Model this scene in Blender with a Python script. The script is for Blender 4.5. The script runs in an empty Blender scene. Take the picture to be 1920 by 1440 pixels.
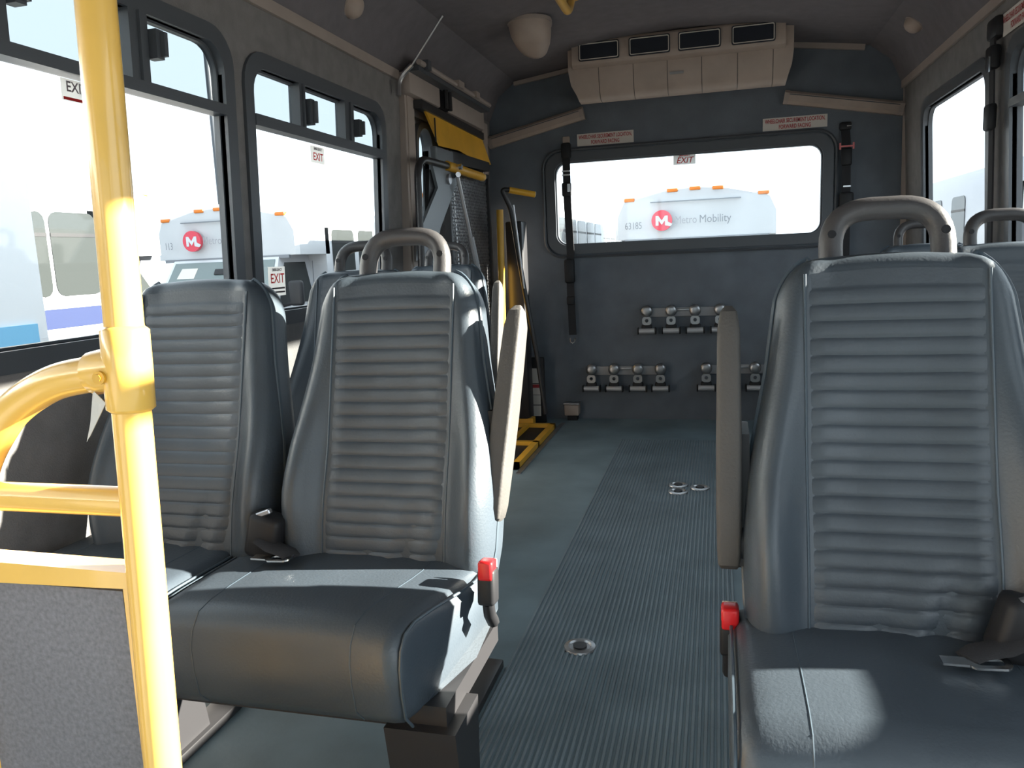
import bpy, bmesh, math, random
from mathutils import Vector, Matrix
random.seed(4)
S = bpy.context.scene
COL = S.collection

# ------------------------------------------------------------------ camera, sky, sun, exposure
cd = bpy.data.cameras.new('camera'); cd.sensor_width = 36; cd.lens = 27.47; cd.clip_start = .02; cd.clip_end = 400
cam = bpy.data.objects.new('camera', cd); COL.objects.link(cam); S.camera = cam
cr = Vector((.967, .251, -.044)).normalized()              # camera right
cf = Vector((-.254, .954, -.161)); cf = (cf - cf.dot(cr) * cr).normalized()
cu = cr.cross(cf)
cam.matrix_world = Matrix(((cr.x, cu.x, -cf.x, .187), (cr.y, cu.y, -cf.y, 0), (cr.z, cu.z, -cf.z, 1.0), (0, 0, 0, 1)))

w = bpy.data.worlds.new('sky'); S.world = w; w.use_nodes = True
bg = w.node_tree.nodes['Background']; bg.inputs[0].default_value = (.80, .92, 1, 1); bg.inputs[1].default_value = 1.0
sd = bpy.data.lights.new('sun', 'SUN'); sd.energy = 18; sd.angle = .012; sd.color = (1, .93, .80)
sun = bpy.data.objects.new('sun', sd); COL.objects.link(sun)
az, el = math.radians(14), math.radians(19.5)
sdir = Vector((math.cos(el) * math.cos(az), math.cos(el) * math.sin(az), math.sin(el)))
sun.rotation_euler = sdir.to_track_quat('Z', 'Y').to_euler(); sun.location = sdir * 30
S.view_settings.view_transform = 'Standard'; S.view_settings.look = 'None'
S.view_settings.exposure = 1.7; S.view_settings.gamma = 1; S.view_settings.use_curve_mapping = False
S.cycles.use_denoising = True
S.cycles.max_bounces = 10; S.cycles.diffuse_bounces = 6; S.cycles.transparent_max_bounces = 16
S.cycles.sample_clamp_indirect = 6

# ------------------------------------------------------------------ materials
def mat(name, c, rough=.5, metal=0., var=0., vscale=8., bump=0., bscale=60., spec=.5, coat=0., emit=None):
    m = bpy.data.materials.new(name); m.use_nodes = True
    nt = m.node_tree; b = nt.nodes['Principled BSDF']
    b.inputs['Base Color'].default_value = (*c, 1); b.inputs['Roughness'].default_value = rough
    b.inputs['Metallic'].default_value = metal; b.inputs['Specular IOR Level'].default_value = spec
    b.inputs['Coat Weight'].default_value = coat
    tc = nt.nodes.new('ShaderNodeTexCoord')
    if var:
        n = nt.nodes.new('ShaderNodeTexNoise'); n.inputs['Scale'].default_value = vscale; n.inputs['Detail'].default_value = 6
        r = nt.nodes.new('ShaderNodeMapRange'); r.inputs[1].default_value = .3; r.inputs[2].default_value = .7
        r.inputs[3].default_value = 1 - var; r.inputs[4].default_value = 1 + var
        mx = nt.nodes.new('ShaderNodeVectorMath'); mx.operation = 'SCALE'; mx.inputs[0].default_value = c
        nt.links.new(tc.outputs['Object'], n.inputs['Vector']); nt.links.new(n.outputs['Fac'], r.inputs[0])
        nt.links.new(r.outputs[0], mx.inputs['Scale']); nt.links.new(mx.outputs[0], b.inputs['Base Color'])
    if bump:
        n2 = nt.nodes.new('ShaderNodeTexNoise'); n2.inputs['Scale'].default_value = bscale; n2.inputs['Detail'].default_value = 4
        bp = nt.nodes.new('ShaderNodeBump'); bp.inputs['Strength'].default_value = bump; bp.inputs['Distance'].default_value = .004
        nt.links.new(tc.outputs['Object'], n2.inputs['Vector']); nt.links.new(n2.outputs['Fac'], bp.inputs['Height'])
        nt.links.new(bp.outputs[0], b.inputs['Normal'])
    if emit:
        b.inputs['Emission Color'].default_value = (*c, 1); b.inputs['Emission Strength'].default_value = emit
    return m
def glass(name, tint, refl=.06):
    m = bpy.data.materials.new(name); m.use_nodes = True; nt = m.node_tree
    for n in list(nt.nodes): nt.nodes.remove(n)
    o = nt.nodes.new('ShaderNodeOutputMaterial'); t = nt.nodes.new('ShaderNodeBsdfTransparent'); g = nt.nodes.new('ShaderNodeBsdfGlossy')
    t.inputs[0].default_value = (*tint, 1); g.inputs['Roughness'].default_value = .03
    x = nt.nodes.new('ShaderNodeMixShader'); x.inputs[0].default_value = refl
    nt.links.new(t.outputs[0], x.inputs[1]); nt.links.new(g.outputs[0], x.inputs[2]); nt.links.new(x.outputs[0], o.inputs[0])
    return m
M = dict(
    vinyl=mat('seat_vinyl', (.049, .062, .077), .40, var=.16, vscale=5, bump=.12, bscale=220, spec=.5),
    vinyl_rib=mat('seat_vinyl_ribbed', (.054, .066, .081), .42, var=.18, vscale=5, bump=.12, bscale=220, spec=.5),
    piping=mat('seat_piping', (.055, .075, .095), .38),
    seatshell=mat('seat_shell', (.09, .10, .11), .5),
    tube=mat('handle_tube', (.050, .047, .049), .45, bump=.1, bscale=300),
    arm=mat('armrest_foam', (.068, .063, .059), .7, var=.08, bump=.2, bscale=200),
    black=mat('black_plastic', (.016, .016, .018), .5, spec=.3),
    blacksteel=mat('black_steel', (.025, .024, .026), .4),
    webbing=mat('belt_webbing', (.020, .020, .023), .8, bump=.3, bscale=400),
    red=mat('red_button', (.55, .012, .015), .35),
    chrome=mat('chrome', (.75, .75, .75), .18, 1.),
    steel=mat('dull_steel', (.42, .42, .43), .35, .9, var=.15),
    yellow=mat('yellow_paint', (.82, .48, .10), .28, var=.05, vscale=14, coat=.4),
    yellow_dark=mat('lift_yellow', (.68, .36, .03), .4, var=.1),
    wallgrey=mat('grey_wall_vinyl', (.18, .17, .168), .8, var=.12, vscale=20, bump=.4, bscale=300),
    rear=mat('rear_wall_vinyl', (.112, .130, .155), .62, var=.14, vscale=6, bump=.3, bscale=260),
    ceil=mat('ceiling_fabric', (.165, .150, .160), .9, var=.08, vscale=20, bump=.4, bscale=320),
    frame=mat('window_frame', (.068, .075, .086), .42),
    rubber=mat('rubber', (.015, .015, .017), .6),
    trim=mat('beige_trim', (.36, .30, .265), .5, var=.06),
    beige=mat('beige_plastic', (.40, .32, .27), .5, var=.08, vscale=10),
    floor=mat('floor_rubber', (.140, .195, .225), .55, var=.22, vscale=4, bump=.15, bscale=90),
    rib=mat('floor_rib', (.150, .190, .215), .5, var=.25, vscale=5, bump=.15, bscale=90),
    panel=mat('speckled_panel', (.15, .145, .160), .5, var=.24, vscale=190, bump=.3, bscale=120),
    navy=mat('vent_dark', (.012, .016, .026), .4),
    cream=mat('cream_line', (.62, .57, .50), .5),
    paper=mat('paper', (.62, .57, .52), .6), signred=mat('sign_red', (.40, .035, .04), .6), ink=mat('ink', (.08, .08, .09), .6),
    buswhite=mat('bus_white', (.50, .51, .53), .3, var=.04, vscale=2), busblue=mat('bus_blue', (.014, .022, .065), .35),
    skyblue=mat('sky_blue_paint', (.25, .62, .92), .35), busglass=mat('bus_dark_glass', (.030, .034, .034), .2, spec=.15),
    windsh=mat('windshield', (.13, .16, .16), .1), amber=mat('amber_lens', (.60, .16, .01), .3),
    logored=mat('logo_red', (.55, .04, .07), .4), logogrey=mat('logo_grey', (.16, .17, .19), .5),
    asphalt=mat('asphalt', (.11, .11, .112), .9, var=.2, vscale=1.5, bump=.3, bscale=40),
    greypaint=mat('grey_paint', (.17, .19, .21), .4), tyre=mat('tyre', (.02, .02, .02), .8),
    spool=mat('satin_aluminium', (.55, .55, .57), .35, .4),
    logolight=mat('logo_light_grey', (.26, .26, .28), .5),
    litwhite=mat('bus_white_lit', (.84, .85, .86), .3),  # bus white brightened in colour to look sunlit, though the bus stands in shadow
    silver=mat('bus_white_shaded', (.23, .235, .26), .3),  # bus white darkened: the shade on the right bus is in the colour
    railgrey=mat('anodised_rail', (.30, .30, .31), .45),
    tape=mat('white_label', (.55, .52, .48), .6),
)
GL_SIDE = glass('side_glass', (.90, .915, .92), .04); GL_UP = glass('upper_glass', (.565, .59, .60), .04); GL_UPC = glass('upper_glass_clear', (.9, .92, .92), .04); GL_REAR = glass('rear_glass', (.90, .92, .93), .04)
def film(name, c):
    m = bpy.data.materials.new(name); m.use_nodes = True; nt = m.node_tree
    for n in list(nt.nodes): nt.nodes.remove(n)
    o = nt.nodes.new('ShaderNodeOutputMaterial'); d = nt.nodes.new('ShaderNodeBsdfDiffuse'); g = nt.nodes.new('ShaderNodeBsdfTranslucent'); x = nt.nodes.new('ShaderNodeMixShader')
    d.inputs[0].default_value = (*c, 1); g.inputs[0].default_value = (*c, 1); x.inputs[0].default_value = .5
    nt.links.new(d.outputs[0], x.inputs[1]); nt.links.new(g.outputs[0], x.inputs[2]); nt.links.new(x.outputs[0], o.inputs[0])
    return m
M['filmwhite'] = film('sticker_film', (.62, .60, .57)); M['filmred'] = film('sticker_film_red', (.50, .05, .05)); M['filmink'] = film('sticker_film_ink', (.14, .12, .13))
GL_CLEAR = glass('clear_glass', (.82, .86, .85))

# ------------------------------------------------------------------ helpers
def V(*a): return Vector(a)
def bm_new(): return bmesh.new()
def box(bm, x0, x1, y0, y1, z0, z1, f=None):
    ps = [(x, y, z) for x in (x0, x1) for y in (y0, y1) for z in (z0, z1)]
    hexa(bm, [f(*p) if f else p for p in ps])
def hexa(bm, ps):                                          # 8 corners in x,y,z binary order
    v = [bm.verts.new(p) for p in ps]
    for f in ((0, 1, 3, 2), (4, 6, 7, 5), (0, 4, 5, 1), (2, 3, 7, 6), (0, 2, 6, 4), (1, 5, 7, 3)): bm.faces.new([v[i] for i in f])
def rbox(bm, c, size, r, seg=3, mtx=None):
    b = bmesh.new(); bmesh.ops.create_cube(b, size=1)
    for v in b.verts: v.co = Vector((v.co.x * size[0], v.co.y * size[1], v.co.z * size[2]))
    bmesh.ops.bevel(b, geom=list(b.edges), offset=r, segments=seg, affect='EDGES', profile=.5)
    T = Matrix.Translation(c) @ (mtx.to_4x4() if mtx else Matrix.Identity(4))
    bmesh.ops.transform(b, matrix=T, verts=b.verts); join(bm, b)
def join(bm, b):
    mp = {v: bm.verts.new(v.co) for v in b.verts}
    for f in b.faces: bm.faces.new([mp[v] for v in f.verts])
    b.free()
def tube(bm, path, r, n=10, cap=True, flat=None):
    P = [Vector(p) for p in path]; rings = []; prev = None
    for i, p in enumerate(P):
        d = (P[min(i + 1, len(P) - 1)] - P[max(i - 1, 0)]).normalized()
        if prev is None:
            a = d.cross(V(0, 0, 1)); a = a if a.length > .05 else d.cross(V(1, 0, 0))
        else: a = prev - prev.dot(d) * d
        a.normalize(); prev = a; b = d.cross(a)
        rr = r[i] if isinstance(r, (list, tuple)) else r
        fl = flat or 1
        rings.append([bm.verts.new(p + rr * (math.cos(2 * math.pi * k / n) * a + fl * math.sin(2 * math.pi * k / n) * b)) for k in range(n)])
    for A, B in zip(rings, rings[1:]):
        for k in range(n): bm.faces.new((A[k], A[(k + 1) % n], B[(k + 1) % n], B[k]))
    if cap: bm.faces.new(rings[0][::-1]); bm.faces.new(rings[-1])
def arc(c, a0, a1, r, n, u, v):
    return [Vector(c) + r * (math.cos(a0 + (a1 - a0) * i / n) * Vector(u) + math.sin(a0 + (a1 - a0) * i / n) * Vector(v)) for i in range(n + 1)]
def fillet(pts, r, n=6):                                   # round the corners of a path
    P = [Vector(p) for p in pts]; out = [P[0]]
    for a, b, c in zip(P, P[1:], P[2:]):
        d1, d2 = (a - b).normalized(), (c - b).normalized(); rr = min(r, (a - b).length * .49, (c - b).length * .49)
        for i in range(n + 1):
            t = i / n; out.append((1 - t) ** 2 * (b + d1 * rr) + 2 * t * (1 - t) * b + t * t * (b + d2 * rr))
    return out + [P[-1]]
def prism(bm, poly, vec):
    a = [bm.verts.new(p) for p in poly]; b = [bm.verts.new(Vector(p) + Vector(vec)) for p in poly]
    n = len(poly); bm.faces.new(a); bm.faces.new(b[::-1])
    for i in range(n): bm.faces.new((a[i], b[i], b[(i + 1) % n], a[(i + 1) % n]))
def loft(bm, loops, cap=True, closed=True):
    R = [[bm.verts.new(p) for p in L] for L in loops]; n = len(R[0])
    for A, B in zip(R, R[1:]):
        for k in range(n if closed else n - 1): bm.faces.new((A[k], A[(k + 1) % n], B[(k + 1) % n], B[k]))
    if cap: bm.faces.new(R[0][::-1]); bm.faces.new(R[-1])
def disc(bm, c, axis, r, h, n=16, r2=None):
    ax = Vector(axis).normalized(); a = ax.cross(V(0, 0, 1)); a = a if a.length > .1 else ax.cross(V(1, 0, 0)); a.normalize(); b = ax.cross(a)
    L = []
    for t, rr in ((0, r), (h, r2 if r2 is not None else r)):
        L.append([Vector(c) + ax * t + rr * (math.cos(2 * math.pi * k / n) * a + math.sin(2 * math.pi * k / n) * b) for k in range(n)])
    loft(bm, L)
def rrect(y0, y1, z0, z1, r, n=6):
    out = []
    for cy, cz, a in ((y1 - r, z1 - r, 0), (y0 + r, z1 - r, 90), (y0 + r, z0 + r, 180), (y1 - r, z0 + r, 270)):
        for i in range(n + 1):
            t = math.radians(a + 90 * i / n); out.append((cy + r * math.cos(t), cz + r * math.sin(t)))
    return out
def ring(bm, inner, outer, f, d0, d1):                     # rounded frame: f(u, v, depth) -> point
    n = len(inner)
    Ls = [[bm.verts.new(f(u, v, d)) for (u, v) in L] for L, d in ((inner, d0), (outer, d0), (outer, d1), (inner, d1))]
    for A, B in zip(Ls, Ls[1:] + Ls[:1]):
        for k in range(n): bm.faces.new((A[k], A[(k + 1) % n], B[(k + 1) % n], B[k]))
SPLIT = {'piping', 'seam', 'end_cap', 'bolt', 'screw', 'back_support', 'door_seam', 'actuator', 'hinge_block', 'grip_end', 'strut_ball', 'rail'}
def islands(bm):
    seen, out = set(), []
    for v in bm.verts:
        if v in seen: continue
        st, isl = [v], [v]; seen.add(v)
        while st:
            for e in st.pop().link_edges:
                for q in e.verts:
                    if q not in seen: seen.add(q); st.append(q); isl.append(q)
        out.append(isl)
    return out
def obj(name, bm, m, parent=None, smooth=35, world=True):
    if name in SPLIT:                                      # every separate piece is a part of its own
        I = islands(bm)
        if len(I) > 1:
            o = None
            for isl in I:
                b2 = bmesh.new(); mp = {v: b2.verts.new(v.co) for v in isl}
                for f in {f for v in isl for f in v.link_faces}: b2.faces.new([mp[v] for v in f.verts])
                o = obj(name, b2, m, parent, smooth, world)
            bm.free(); return o
    bmesh.ops.recalc_face_normals(bm, faces=bm.faces)
    me = bpy.data.meshes.new(name); bm.to_mesh(me); bm.free(); me.materials.append(M[m] if isinstance(m, str) else m)
    if smooth:
        me.polygons.foreach_set('use_smooth', [True] * len(me.polygons)); me.set_sharp_from_angle(angle=math.radians(smooth))
    o = bpy.data.objects.new(name, me); COL.objects.link(o)
    if parent:
        o.parent = parent
        if world:
            p = parent
            L = Vector(p.location)
            while p.parent: p = p.parent; L = L + Vector(p.location)
            me.transform(Matrix.Translation(-L))
    return o
def thing(name, label, cat, loc=(0, 0, 0), rz=0, group=None):
    o = bpy.data.objects.new(name, None); COL.objects.link(o); o.empty_display_size = .1
    o.location = loc; o.rotation_euler = (0, 0, rz)
    return tag(o, label, cat, group)
def tag(o, label, cat, group=None):
    o['label'] = label; o['category'] = cat
    if group: o['group'] = group
    return o
def struct(o, label=None):
    o['kind'] = 'structure'
    if label: o['label'] = label
    return o
def bx(name, m, parent, *a, world=True, bevel=0, smooth=35, f=None):
    bm = bm_new()
    if bevel:
        x0, x1, y0, y1, z0, z1 = a
        rbox(bm, ((x0 + x1) / 2, (y0 + y1) / 2, (z0 + z1) / 2), (abs(x1 - x0), abs(y1 - y0), abs(z1 - z0)), bevel, 2)
    else: box(bm, *a, f=f)
    return obj(name, bm, m, parent, smooth, world)
def text(name, s, size, m, parent, org, right, up, depth=.0015, italic=0, bold=0, align='CENTER', world=True, squash=1.0):
    c = bpy.data.curves.new(name, 'FONT'); c.body = s; c.size = size; c.align_x = align; c.align_y = 'CENTER'; c.shear = italic; c.offset = bold; c.resolution_u = 3
    t = bpy.data.objects.new(name, c); COL.objects.link(t)
    dg = bpy.context.evaluated_depsgraph_get(); me0 = t.evaluated_get(dg).to_mesh()
    R, U = Vector(right).normalized(), Vector(up).normalized(); N = R.cross(U)
    bm = bm_new(); bm.from_mesh(me0)
    for v in bm.verts: v.co = Vector(org) + R * v.co.x * squash + U * v.co.y + N * depth
    t.to_mesh_clear() if False else None
    bpy.data.objects.remove(t); bpy.data.curves.remove(c)
    return obj(name, bm, m, parent, 0, world)

# ------------------------------------------------------------------ the bus shell
REAR = 4.65
FRONT = -2.1
def wx(z): return 1.165 - (z - .85) * .045 if z > .85 else 1.165
def wallf(side, off=0.):                                   # (depth, y, z) on a leaning side wall
    return lambda d, y, z: (side * (wx(z) + off + d), y, z)
def wallmesh(side, opens, y0, y1, z0=0., z1=1.80):
    """wall of strips round rectangular openings (ya, yb, za, zb)"""
    bm = bm_new(); f = wallf(side); y = y0
    def strip(ya, yb, za, zb):
        zs = [za] + [z for z in (.85, 1.3) if za < z < zb] + [zb]
        for a, b in zip(zs, zs[1:]): box(bm, 0, .03, ya, yb, a, b, f)
    for ya, yb, za, zb in sorted(opens):
        if ya > y: strip(y, ya, z0, z1)
        if za > z0: strip(ya, yb, z0, za)
        if zb < z1: strip(ya, yb, zb, z1)
        y = yb
    if y < y1: strip(y, y1, z0, z1)
    return bm
L1 = (.93, 1.995, .86, 1.605); L2 = (2.135, 3.05, .86, 1.585); L0 = (-.25, .79, .86, 1.605); L00 = (-1.7, -.5, .8, 1.62)
R1 = (.96, 1.955, .757, 1.64); R2 = (2.1, 3.06, .86, 1.60); R3 = (3.31, 4.21, .86, 1.597); RD = (-.85, .55, 0.02, 1.70); R00 = (-1.8, -1.0, .8, 1.62)
wl = struct(obj('wall_left', wallmesh(-1, [L1, L2, L0, L00, (3.41, 4.47, 0, 1.64)], FRONT, REAR), 'wallgrey', smooth=0), 'grey vinyl side wall with windows on the lift side')
wr = struct(obj('wall_right', wallmesh(1, [R1, R2, R3, RD, R00], FRONT, REAR), 'wallgrey', smooth=0), 'grey vinyl side wall with windows on the entry side')
# ceiling: crowned roof with coves
prof = [(1.17, 1.76), (1.122, 1.79), (1.06, 1.925), (.957, 2.005), (.62, 2.05), (.3, 2.085), (0, 2.10)]
prof = prof + [(-x, z) for x, z in prof[-2::-1]]
bm = bm_new()
loft(bm, [[(x, y, z) for x, z in prof] + [(x * 1.04, y, z + .06) for x, z in prof[::-1]] for y in (FRONT, REAR + .05)])
struct(obj('ceiling', bm, 'ceil', smooth=30), 'grey fabric crowned ceiling')
# floor with ribbed aisle mat
fl = struct(bx('floor', 'floor', None, -1.17, 1.17, FRONT, REAR, -.06, 0), 'teal grey rubber floor')
bm = bm_new()
x = -.318
while x < .235:
    hexa(bm, [(x + a, y, z) for a, z in ((0, -.001), (.0025, .0032)) for y in (.35, 4.1) for z in (z,)] if False else
         [(x + (.0015 if (zz and i == 0) else (.0068 if (zz and i) else (.0083 if i else 0))), y, .0034 if zz else 0.0002) for i in (0, 1) for y in (.3, 4.12) for zz in (0, 1)])
    x += .0132
ribs = obj('aisle_ribs', bm, 'rib', fl); ribs['kind'] = 'stuff'
# rear wall round its window
RW = (-.737, .737, 1.05, 1.53)
bm = bm_new()
box(bm, -1.165, 1.165, REAR, REAR + .05, 0, 1.05); box(bm, -1.165, -.737, REAR, REAR + .05, 1.05, 1.53); box(bm, .737, 1.165, REAR, REAR + .05, 1.05, 1.53)
prism(bm, [(-1.165, REAR, 1.53), (1.165, REAR, 1.53)] + [(x, REAR, z) for x, z in prof], (0, .05, 0))
wb = struct(obj('wall_rear', bm, 'rear', smooth=0), 'dark blue grey rear wall with a wide window')
# front wall with windscreen opening and dash
bm = bm_new()
box(bm, -1.165, 1.165, FRONT - .05, FRONT, 0, .85); box(bm, -1.165, 1.165, FRONT - .05, FRONT, 1.72, 2.1)
box(bm, -1.165, -1.06, FRONT - .05, FRONT, .85, 1.72); box(bm, 1.06, 1.165, FRONT - .05, FRONT, .85, 1.72)
struct(obj('wall_front', bm, 'wallgrey', smooth=0), 'front bulkhead below the windscreen')
struct(bx('window_8', GL_CLEAR, None, -1.06, 1.06, FRONT - .03, FRONT - .02, .85, 1.72), 'clear windscreen at the front')

wn = [0]
def win(side, o, bar=None, divs=(), latches=(), label='', fw=.045, r=.075, glassm=None, single=False):
    """framed bus window: frame, rail, dividers, latches, panes"""
    wn[0] += 1
    ya, yb, za, zb = o
    t = thing('window_%d' % wn[0], label, 'window', (side * wx((za + zb) / 2), (ya + yb) / 2, za)); del t['category']; struct(t)
    g = wallf(side)
    f = lambda u, v, d: g(d, u, v)
    bm = bm_new()
    inner, outer = rrect(ya, yb, za, zb, r), rrect(ya - fw, yb + fw, za - fw, zb + fw, r + fw * .6)
    ring(bm, inner, outer, f, -.010, .032)
    i2 = rrect(ya + .006, yb - .006, za + .006, zb - .006, r)
    ring(bm, i2, inner, f, .012, .03)
    obj('frame', bm, 'frame', t)
    if bar:
        obj('rail', (lambda b: (box(b, -.014, .03, ya, yb, bar[0], bar[1], g), b)[1])(bm_new()), 'frame', t)
        for a, b in divs:
            obj('divider', (lambda q: (box(q, -.01, .03, a, b, bar[1], zb, g), box(q, -.018, -.009, (a + b) / 2 - .004, (a + b) / 2 + .004, bar[1], zb, g), q)[2])(bm_new()), 'frame', t)
        for ly, lz0, lz1 in latches:
            b = bm_new(); box(b, -.03, .0, ly - .012, ly + .014, lz0, lz1, g); box(b, -.042, -.028, ly + .002, ly + .014, lz0 + .006, lz1 - .006, g)
            obj('latch', b, 'frame', t)
        edges = [ya] + [e for d in divs for e in d] + [yb]
        for a, b in zip(edges[::2], edges[1::2]):
            q = bm_new(); box(q, .022, .026, a + .001, b - .001, bar[1] + .001, zb + .004, g); obj('upper_pane', q, GL_UPC if o == R1 else GL_UP, t)
        q = bm_new(); box(q, .022, .026, ya - .004, yb + .004, za - .004, bar[0] - .001, g); obj('pane', q, glassm or GL_SIDE, t)
    else:
        q = bm_new(); box(q, .022, .026, ya - .004, yb + .004, za - .004, zb + .004, g); obj('pane', q, glassm or GL_SIDE, t)
    return t
win(-1, L1, (1.421, 1.449), ((1.245, 1.30), (1.632, 1.694)), ((1.709, 1.505, 1.572), (1.315, 1.52, 1.60)), 'black framed side window behind the yellow pole, three sliders on top')
win(-1, L2, (1.416, 1.449), ((2.40, 2.438), (2.725, 2.797)), ((2.447, 1.46, 1.54), (2.81, 1.47, 1.53)), 'black framed side window beside the lift door post, two exit stickers')
win(-1, L0, (1.421, 1.449), ((.1, .15), (.44, .49)), (), 'side window level with the camera on the left')
win(1, R2, (1.418, 1.444), ((2.4, 2.45), (2.72, 2.78)), (), 'black framed side window at the right picture edge, rail across')
win(1, R3, None, label='undivided black framed side window next to the rear wall')
win(1, R1, (1.418, 1.446), ((1.27, 1.31), (1.62, 1.67)), (), 'low silled side window beside the front right seat')
bmw = bm_new()
# rear window
t = thing('window_7', 'wide rounded rear window with exit sticker', 'window', (0, REAR, 1.05)); del t['category']; struct(t)
fr = lambda u, v, d: (u, REAR - d, v)
bm = bm_new(); ring(bm, rrect(*RW, .065), rrect(-.79, .79, .998, 1.582, .095), fr, .02, -.06)
ring(bm, rrect(-.729, .729, 1.058, 1.522, .06), rrect(*RW, .065), fr, .004, -.03)
obj('frame', bm, 'frame', t)
bm = bm_new(); pts = rrect(-.806, .806, .982, 1.598, .105)
tube(bm, [fr(u, v, .012) for u, v in pts] + [fr(*pts[0], .012)], .009, 6, cap=False); obj('rubber_gasket', bm, 'frame', t)
obj('pane', (lambda q: (box(q, -.74, .74, REAR + .018, REAR + .024, 1.047, 1.533), q)[1])(bm_new()), GL_REAR, t)

# trims: cove strips, corner posts, ceiling joints
def strip(n, pts, wdt, m, label, up=(0, 0, 1), th=.012):
    """flat bar along pts[0]->pts[1], width along `up`"""
    a, b = Vector(pts[0]), Vector(pts[1]); d = (b - a).normalized(); u = Vector(up); u = (u - u.dot(d) * d).normalized(); nn = d.cross(u)
    bm = bm_new(); hexa(bm, [p + u * s * wdt / 2 + nn * q * th / 2 for p in (a, b) for s in (-1, 1) for q in (-1, 1)])
    return struct(obj('trim_%d' % n, bm, m), label)
strip(1, ((-1.117, FRONT, 1.775), (-1.117, 3.24, 1.775)), .038, 'trim', 'beige cove strip above the left windows')
strip(2, ((1.115, FRONT, 1.79), (1.115, REAR - .02, 1.79)), .038, 'trim', 'beige cove strip above the right windows')
strip(3, ((1.152, REAR - .02, .05), (1.135, REAR - .02, 1.80)), .03, 'trim', 'beige vertical corner strip at the rear right', up=(1, 0, 0))
strip(4, ((-.96, REAR - .015, 1.99), (-.56, REAR - .015, 2.045)), .022, 'trim', 'thin beige ceiling joint left of the air unit', th=.02)
strip(5, ((.54, REAR - .015, 2.048), (.93, REAR - .015, 1.995)), .03, 'trim', 'thin beige ceiling joint right of the air unit', th=.02)
strip(6, ((-.287, FRONT, 2.083), (-.287, 3.5, 2.083)), .012, 'trim', 'thin pale seam along the ceiling', up=(1, 0, 0), th=.004)
for nme, lab, p in (('light_strip', 'beige sloped light strip left of the air unit', ((-1.115, 1.672), (-.565, 1.79))), ('light_strip', 'beige sloped light strip right of the air unit', ((.545, 1.778), (1.112, 1.672)))):
    a, b = Vector((p[0][0], REAR, p[0][1])), Vector((p[1][0], REAR, p[1][1]))
    t = tag(thing(nme, lab, 'light strip', (a + b) / 2), lab, 'light strip', 'light strips on the rear wall')
    d = (b - a).normalized(); u = V(-d.z, 0, d.x)
    bm = bm_new(); sec = [(-.034, 0), (-.034, -.03), (-.02, -.045), (.02, -.045), (.034, -.03), (.034, 0)]
    loft(bm, [[q + u * s + V(0, y, 0) for s, y in sec] for q in (a, b)]); obj('cover', bm, 'beige', t)
    bm = bm_new()
    for q, s in ((a, 1), (b, -1)): loft(bm, [[q + d * s * k + u * s2 * 1.05 + V(0, y * 1.06, 0) for s2, y in sec] for k in (-.012, .012)])
    obj('end_cap', bm, 'trim', t)
    bm = bm_new(); hexa(bm, [q + u * s + V(0, y, 0) for q in (a, b) for s in (.012, .016) for y in (-.04, -.0475)]); obj('groove', bm, 'frame', t)

# ------------------------------------------------------------------ seats
SLEN, REC = .602, math.radians(15.5)
UPV, NRM = V(0, math.sin(REC), math.cos(REC)), V(0, -math.cos(REC), math.sin(REC))
def lerp_tab(t, tab):
    for (a, va), (b, vb) in zip(tab, tab[1:]):
        if t <= b:
            k = (t - a) / (b - a); k = k * k * (3 - 2 * k) if False else k
            return va + (vb - va) * k
    return tab[-1][1]
def sm(a, b, x): t = max(0, min(1, (x - a) / (b - a))); return t * t * (3 - 2 * t)
def hw(s):
    h = lerp_tab(s / SLEN, [(0, .196), (.12, .206), (.28, .209), (.42, .203), (.55, .190), (.7, .174), (.85, .163), (1, .157)])
    h *= 1.03; r = .085
    if s > SLEN - r: q = (s - (SLEN - r)) / r; h -= r * .62 * (1 - math.sqrt(max(0, 1 - q * q)))
    return h
def bolst(xr, s):                                          # side bolsters swell out of the lower half
    k = math.exp(-((s - .17) / .16) ** 2) * .040 + .012
    return k * sm(.55, .86, abs(xr)) - .012 * math.exp(-((s - .30) / .14) ** 2) * (1 - sm(.2, .6, abs(xr)))
def front(x, s):
    h = hw(s); xr = max(-1, min(1, x / h))
    return .048 + bolst(xr, s) + .012 * math.exp(-((s - .13) / .1) ** 2)
def bpt(xc, x, s, d): return V(xc + x, .03, .40) + UPV * (s - .016 * (x / .16) ** 2 * sm(SLEN - .12, SLEN, s)) + NRM * d
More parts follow.
